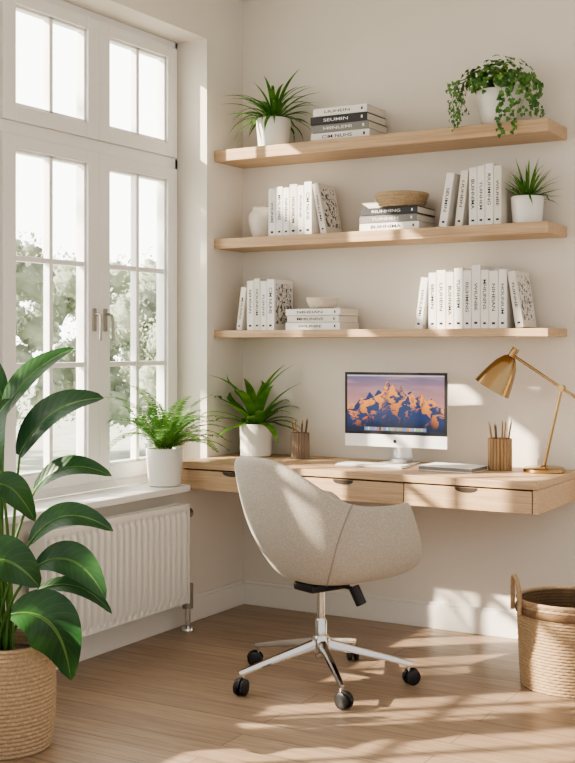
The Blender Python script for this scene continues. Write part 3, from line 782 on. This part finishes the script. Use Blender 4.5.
# ------------------------------------------------------------ office chair
def chair():
    e=empty("office_chair",(1.002,-1.024,0),"oatmeal fabric swivel chair with chrome five-star base","chair",rotz=rad(68.2))
    keys=[(0,.880),(22,.872),(38,.832),(52,.785),(68,.730),(84,.698),(105,.692),(130,.702),(142,.68),(153,.58),(164,.48),(180,.46)]
    def hh(phi):
        for k in range(len(keys)-1):
            if phi<=keys[k+1][0]:
                t=(phi-keys[k][0])/(keys[k+1][0]-keys[k][0]); return keys[k][1]*(1-t)+keys[k+1][1]*t
        return keys[-1][1]
    def hs(phi):
        s=0
        for d in (-10,-5,0,5,10):
            p=abs(phi+d); p=360-p if p>180 else p; s+=hh(p)
        return s/5
    NT,NV=96,20; v=[];f=[]
    ex=2/2.8; zb=0.394
    def S(th,t,off=0.0):
        c,s=math.cos(th),math.sin(th)
        phi=abs(math.degrees(th)-180)
        h=hs(phi); fr=max(0,c); a_=0.282+0.02*fr; b_=0.285
        x=a_*math.copysign(abs(c)**ex,c); y=b_*math.copysign(abs(s)**ex,s)
        g=0.86-0.36*min(1,max(0,0.5+0.7*c))
        sc=0.46+0.54*math.sin(t*math.pi/2)**g
        z=zb+(h-zb)*(t**1.65)
        wgt=max(0,math.cos(rad(phi)))
        nar=1-0.30*max(0,z-0.62)*(1 if c<0 else 0)*abs(c)
        crease=1-0.03*math.exp(-((phi-72)/9.0)**2)*math.sin(math.pi*min(1,t))
        xx=x*sc+0.035-0.22*max(0,z-0.46)*wgt+0.12*fr**0.6*math.sin(math.pi*min(1,t**0.62))-0.10*fr*max(0,z-0.55)
        k=1+off
        return Vector((0.035+(xx-0.035)*k,y*sc*k*nar*crease,z))
    for j in range(NV+1):
        for i in range(NT): v.append(S(2*math.pi*i/NT,j/NV))
    for j in range(NV):
        for i in range(NT):
            k=(i+1)%NT; f.append((j*NT+i,j*NT+k,(j+1)*NT+k,(j+1)*NT+i))
    n=len(v); v.append((0.035,0,zb-0.006))
    for i in range(NT): f.append((n,(i+1)%NT,i))
    o=mobj("seat_shell",v,f,M['fabric'],e,True)
    m=o.modifiers.new("s",'SOLIDIFY'); m.thickness=0.034; m.offset=-1; m.use_even_offset=False
    m=o.modifiers.new("sub",'SUBSURF'); m.levels=1; m.render_levels=2
    for sg in (1,-1):
        pts=[]
        for k in range(33):
            t=k/32; th=rad(180+sg*(50+26*t**1.5))
            pts.append(S(th%(2*math.pi),0.04+0.96*t,0.002))
        tube("seam",pts,0.003,M['seam'],e,seg=6)
    v=[];f=[]; prof=[(0.45,0.455),(0.60,0.468),(0.66,0.49),(0.68,0.51),(0.64,0.525),(0.5,0.532),(0.2,0.535)]
    for (q,z) in prof:
        for i in range(48):
            th=2*math.pi*i/48; c,s=math.cos(th),math.sin(th)
            v.append((0.29*q*math.copysign(abs(c)**ex,c)+0.045,0.28*q*math.copysign(abs(s)**ex,s),z-0.02))
    for j in range(len(prof)-1):
        for i in range(48):
            k=(i+1)%48; f.append((j*48+i,j*48+k,(j+1)*48+k,(j+1)*48+i))
    f.append(tuple((len(prof)-1)*48+i for i in range(48)))
    mobj("seat_cushion",v,f,M['fabric'],e,True)
    boxes("tilt_mechanism",[(-0.09,0.10,-0.06,0.06,0.356,0.389)],M['black'],e,0.01)
    tube("adjustment_lever",[(0.04,-0.055,0.374),(0.05,-0.12,0.372),(0.055,-0.135,0.36)],0.007,M['black'],e)
    tube("lever_knob",[(0.052,-0.132,0.378),(0.072,-0.152,0.314)],0.021,M['black'],e,seg=20)
    tube("gas_lift",[(0,0,0.22),(0,0,0.358)],0.015,M['chrome'],e,seg=24)
    lathe("column",[(0,0.095),(0.020,0.095),(0.0235,0.11),(0.0235,0.235),(0.019,0.245),(0,0.245)],M['chrome'],e,32)
    lathe("hub",[(0,0.115),(0.03,0.115),(0.036,0.125),(0.036,0.168),(0.03,0.18),(0.0,0.18)],M['chrome'],e,32)
    for ang in (-117,-45,27,99,171):
        a=rad(ang); d=Vector((math.cos(a),math.sin(a),0)); sd=Vector((-d.y,d.x,0))
        v=[];f=[]
        for k,(r,w,z0,z1) in enumerate([(0.02,0.016,0.132,0.168),(0.12,0.0125,0.116,0.144),(0.24,0.0105,0.094,0.116),(0.335,0.0095,0.074,0.092),(0.352,0.007,0.074,0.088)]):
            for (q,z) in [(-1,z0),(-1,z0+(z1-z0)*.7),(-.6,z1),(.6,z1),(1,z0+(z1-z0)*.7),(1,z0)]:
                p=d*r+sd*w*q; v.append((p.x,p.y,z))
        for k in range(4):
            for q in range(6): f.append((k*6+q,k*6+(q+1)%6,(k+1)*6+(q+1)%6,(k+1)*6+q))
        f.append(tuple(range(5,-1,-1))); f.append(tuple(24+q for q in range(6)))
        lg=mobj("base_leg",v,f,M['chrome'],e,True); lg.modifiers.new("es",'EDGE_SPLIT').split_angle=rad(40)
        c=D.objects.new("caster",None); c.empty_display_size=0.02; link(c,e); p=d*0.335; c.location=(p.x,p.y,0); c.rotation_euler=(0,0,a+rad(35))
        tube("caster_stem",[(0,0,0.05),(0,0,0.08)],0.007,M['chrome'],c)
        for s in (-1,1):
            q=Matrix.Rotation(rad(90),4,'X')
            lathe("wheel",[(0,-0.009),(0.022,-0.009),(0.029,-0.006),(0.030,0.0),(0.029,0.006),(0.022,0.009),(0,0.009)],M['black'],c,28,(0.012,s*0.0135,0.0302),q)
        v=[];f=[]
        for yy in (-0.0045,0.0045):
            for k in range(11):
                t=math.pi*(k/10)*0.9+0.1; v.append((0.012+0.034*math.cos(t),yy,0.0302+0.034*math.sin(t)))
            v.append((0.012,yy,0.03))
        f=[tuple(range(12)),tuple(range(23,11,-1))]+[(k,k+1,k+13,k+12) for k in range(11)]+[(11,0,12,23)]
        mobj("caster_hood",v,f,M['black'],c)
chair()

# ------------------------------------------------------------ outside
def sphere_geo(L,c,r,seed,nu=22,nv=14):
    v,f=L; b=len(v)
    for j in range(nv+1):
        th=math.pi*j/nv
        for i in range(nu):
            ph=2*math.pi*i/nu
            d=Vector((math.sin(th)*math.cos(ph),math.sin(th)*math.sin(ph),math.cos(th)))
            k=1+0.4*noise.noise(d*2.2+Vector((seed,0,0)))+0.35*noise.noise(d*6+Vector((0,seed,0)))
            v.append(c+d*r*k)
    for j in range(nv):
        for i in range(nu):
            k=(i+1)%nu; f.append((b+j*nu+i,b+j*nu+k,b+(j+1)*nu+k,b+(j+1)*nu+i))
def tree(loc,r,h,seed,n=2600,mat='tree',label="leafy garden tree in haze-paled green outside the window",ls=(.05,.10),lo=.25,nb=18,solid=True,sun_block_clumps=None):
    e=empty("garden_tree",loc,label,"tree",group="garden trees")
    rnd=random.Random(seed); L=([],[])
    blobs=[(Vector((rnd.uniform(-r,r)*.7,rnd.uniform(-r,r)*.7,h*rnd.uniform(lo,.95))),r*rnd.uniform(.14,.30)) for _ in range(nb)]
    if solid:
        for i,(c,rr) in enumerate(blobs): sphere_geo(L,c,rr*.8,seed*31+i)
    for i in range(n):
        c,rr=blobs[i%len(blobs)]; d=Vector((rnd.gauss(0,1),rnd.gauss(0,1),rnd.gauss(0,1))).normalized()
        p=c+d*rr*rnd.uniform(.7 if solid else .3,1.45 if solid else 2.0); s=rnd.uniform(*ls)
        a=Vector((rnd.gauss(0,1),rnd.gauss(0,1),rnd.gauss(0,1))).normalized(); b=a.cross(d).normalized()
        k=len(L[0]); L[0].extend([p-a*s,p+b*s*.5,p+a*s,p-b*s*.5]); L[1].append((k,k+1,k+2,k+3))
    for ci,(c,rr,cn) in enumerate(sun_block_clumps or []):
        c=Vector(c); sphere_geo(L,c,rr*.8,77+ci)
        for i in range(cn):
            d=Vector((rnd.gauss(0,1),rnd.gauss(0,1),rnd.gauss(0,1))).normalized(); p=c+d*rr*rnd.uniform(.7,1.25); s=rnd.uniform(.04,.09)
            a=Vector((rnd.gauss(0,1),rnd.gauss(0,1),rnd.gauss(0,1))).normalized(); b=a.cross(d).normalized()
            k=len(L[0]); L[0].extend([p-a*s,p+b*s*.5,p+a*s,p-b*s*.5]); L[1].append((k,k+1,k+2,k+3))
    mobj("foliage",L[0],L[1],M[mat],e,solid)
    tube("trunk",[(0,0,0),(0.05,0.02,h*.5),(0,0,h*.8)],0.06,M['bark'],e,0.03)
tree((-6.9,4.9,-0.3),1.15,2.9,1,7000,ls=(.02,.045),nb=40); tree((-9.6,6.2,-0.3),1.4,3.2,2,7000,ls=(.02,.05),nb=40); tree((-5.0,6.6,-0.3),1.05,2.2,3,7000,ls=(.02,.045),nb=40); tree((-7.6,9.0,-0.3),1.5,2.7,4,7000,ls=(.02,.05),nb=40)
tree((-4.2,-4.5,-0.3),1.9,5.4,8,130,'tree2',"leafy tree outside casting dappled shade",(.06,.12),.55,18,False,
     sun_block_clumps=[((0.70,1.14,4.08),0.30,60),((0.70,1.02,4.62),0.26,50)])  # dense leaf balls added to keep sun off the wall left of the monitor
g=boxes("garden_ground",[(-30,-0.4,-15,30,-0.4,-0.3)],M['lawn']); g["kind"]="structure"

# ------------------------------------------------------------ light
sun=D.lights.new("sun",'SUN'); sun.energy=14.5; sun.angle=rad(1.0); sun.color=(1,0.87,0.70)
so=D.objects.new("sun",sun); COL.objects.link(so)
az=rad(40); el=rad(28)
dv=Vector((math.cos(az)*math.cos(el),math.sin(az)*math.cos(el),-math.sin(el)))
so.rotation_euler=dv.to_track_quat('-Z','Y').to_euler(); so.location=(-4,-3,4)

w=D.worlds.new("world"); SC.world=w; w.use_nodes=True; nt=w.node_tree
bg=nt.nodes["Background"]
tc=nt.nodes.new("ShaderNodeTexCoord"); sp=nt.nodes.new("ShaderNodeSeparateXYZ"); nt.links.new(tc.outputs["Generated"],sp.inputs[0])
mr=nt.nodes.new("ShaderNodeMapRange"); mr.inputs["From Min"].default_value=-0.1; mr.inputs["From Max"].default_value=-0.5; mr.inputs["To Min"].default_value=0.84; mr.inputs["To Max"].default_value=4.8
nt.links.new(sp.outputs["X"],mr.inputs["Value"]); nt.links.new(mr.outputs[0],bg.inputs["Strength"])
bg.inputs["Color"].default_value=(1.0,0.98,0.94,1)
try:
    SC.view_settings.look='AgX - Medium High Contrast'
    SC.view_settings.exposure=0.26
except Exception as ex: print(ex)

# ------------------------------------------------------------ camera
cam=D.cameras.new("camera"); co=D.objects.new("camera",cam); COL.objects.link(co)
co.location=(3.18,-5.02,1.29); co.rotation_euler=(rad(90),0,rad(30.2))
cam.sensor_fit='HORIZONTAL'; cam.sensor_width=36; cam.lens=36*1188/575; cam.shift_y=-36.5/575
cam.clip_start=0.05
SC.camera=co
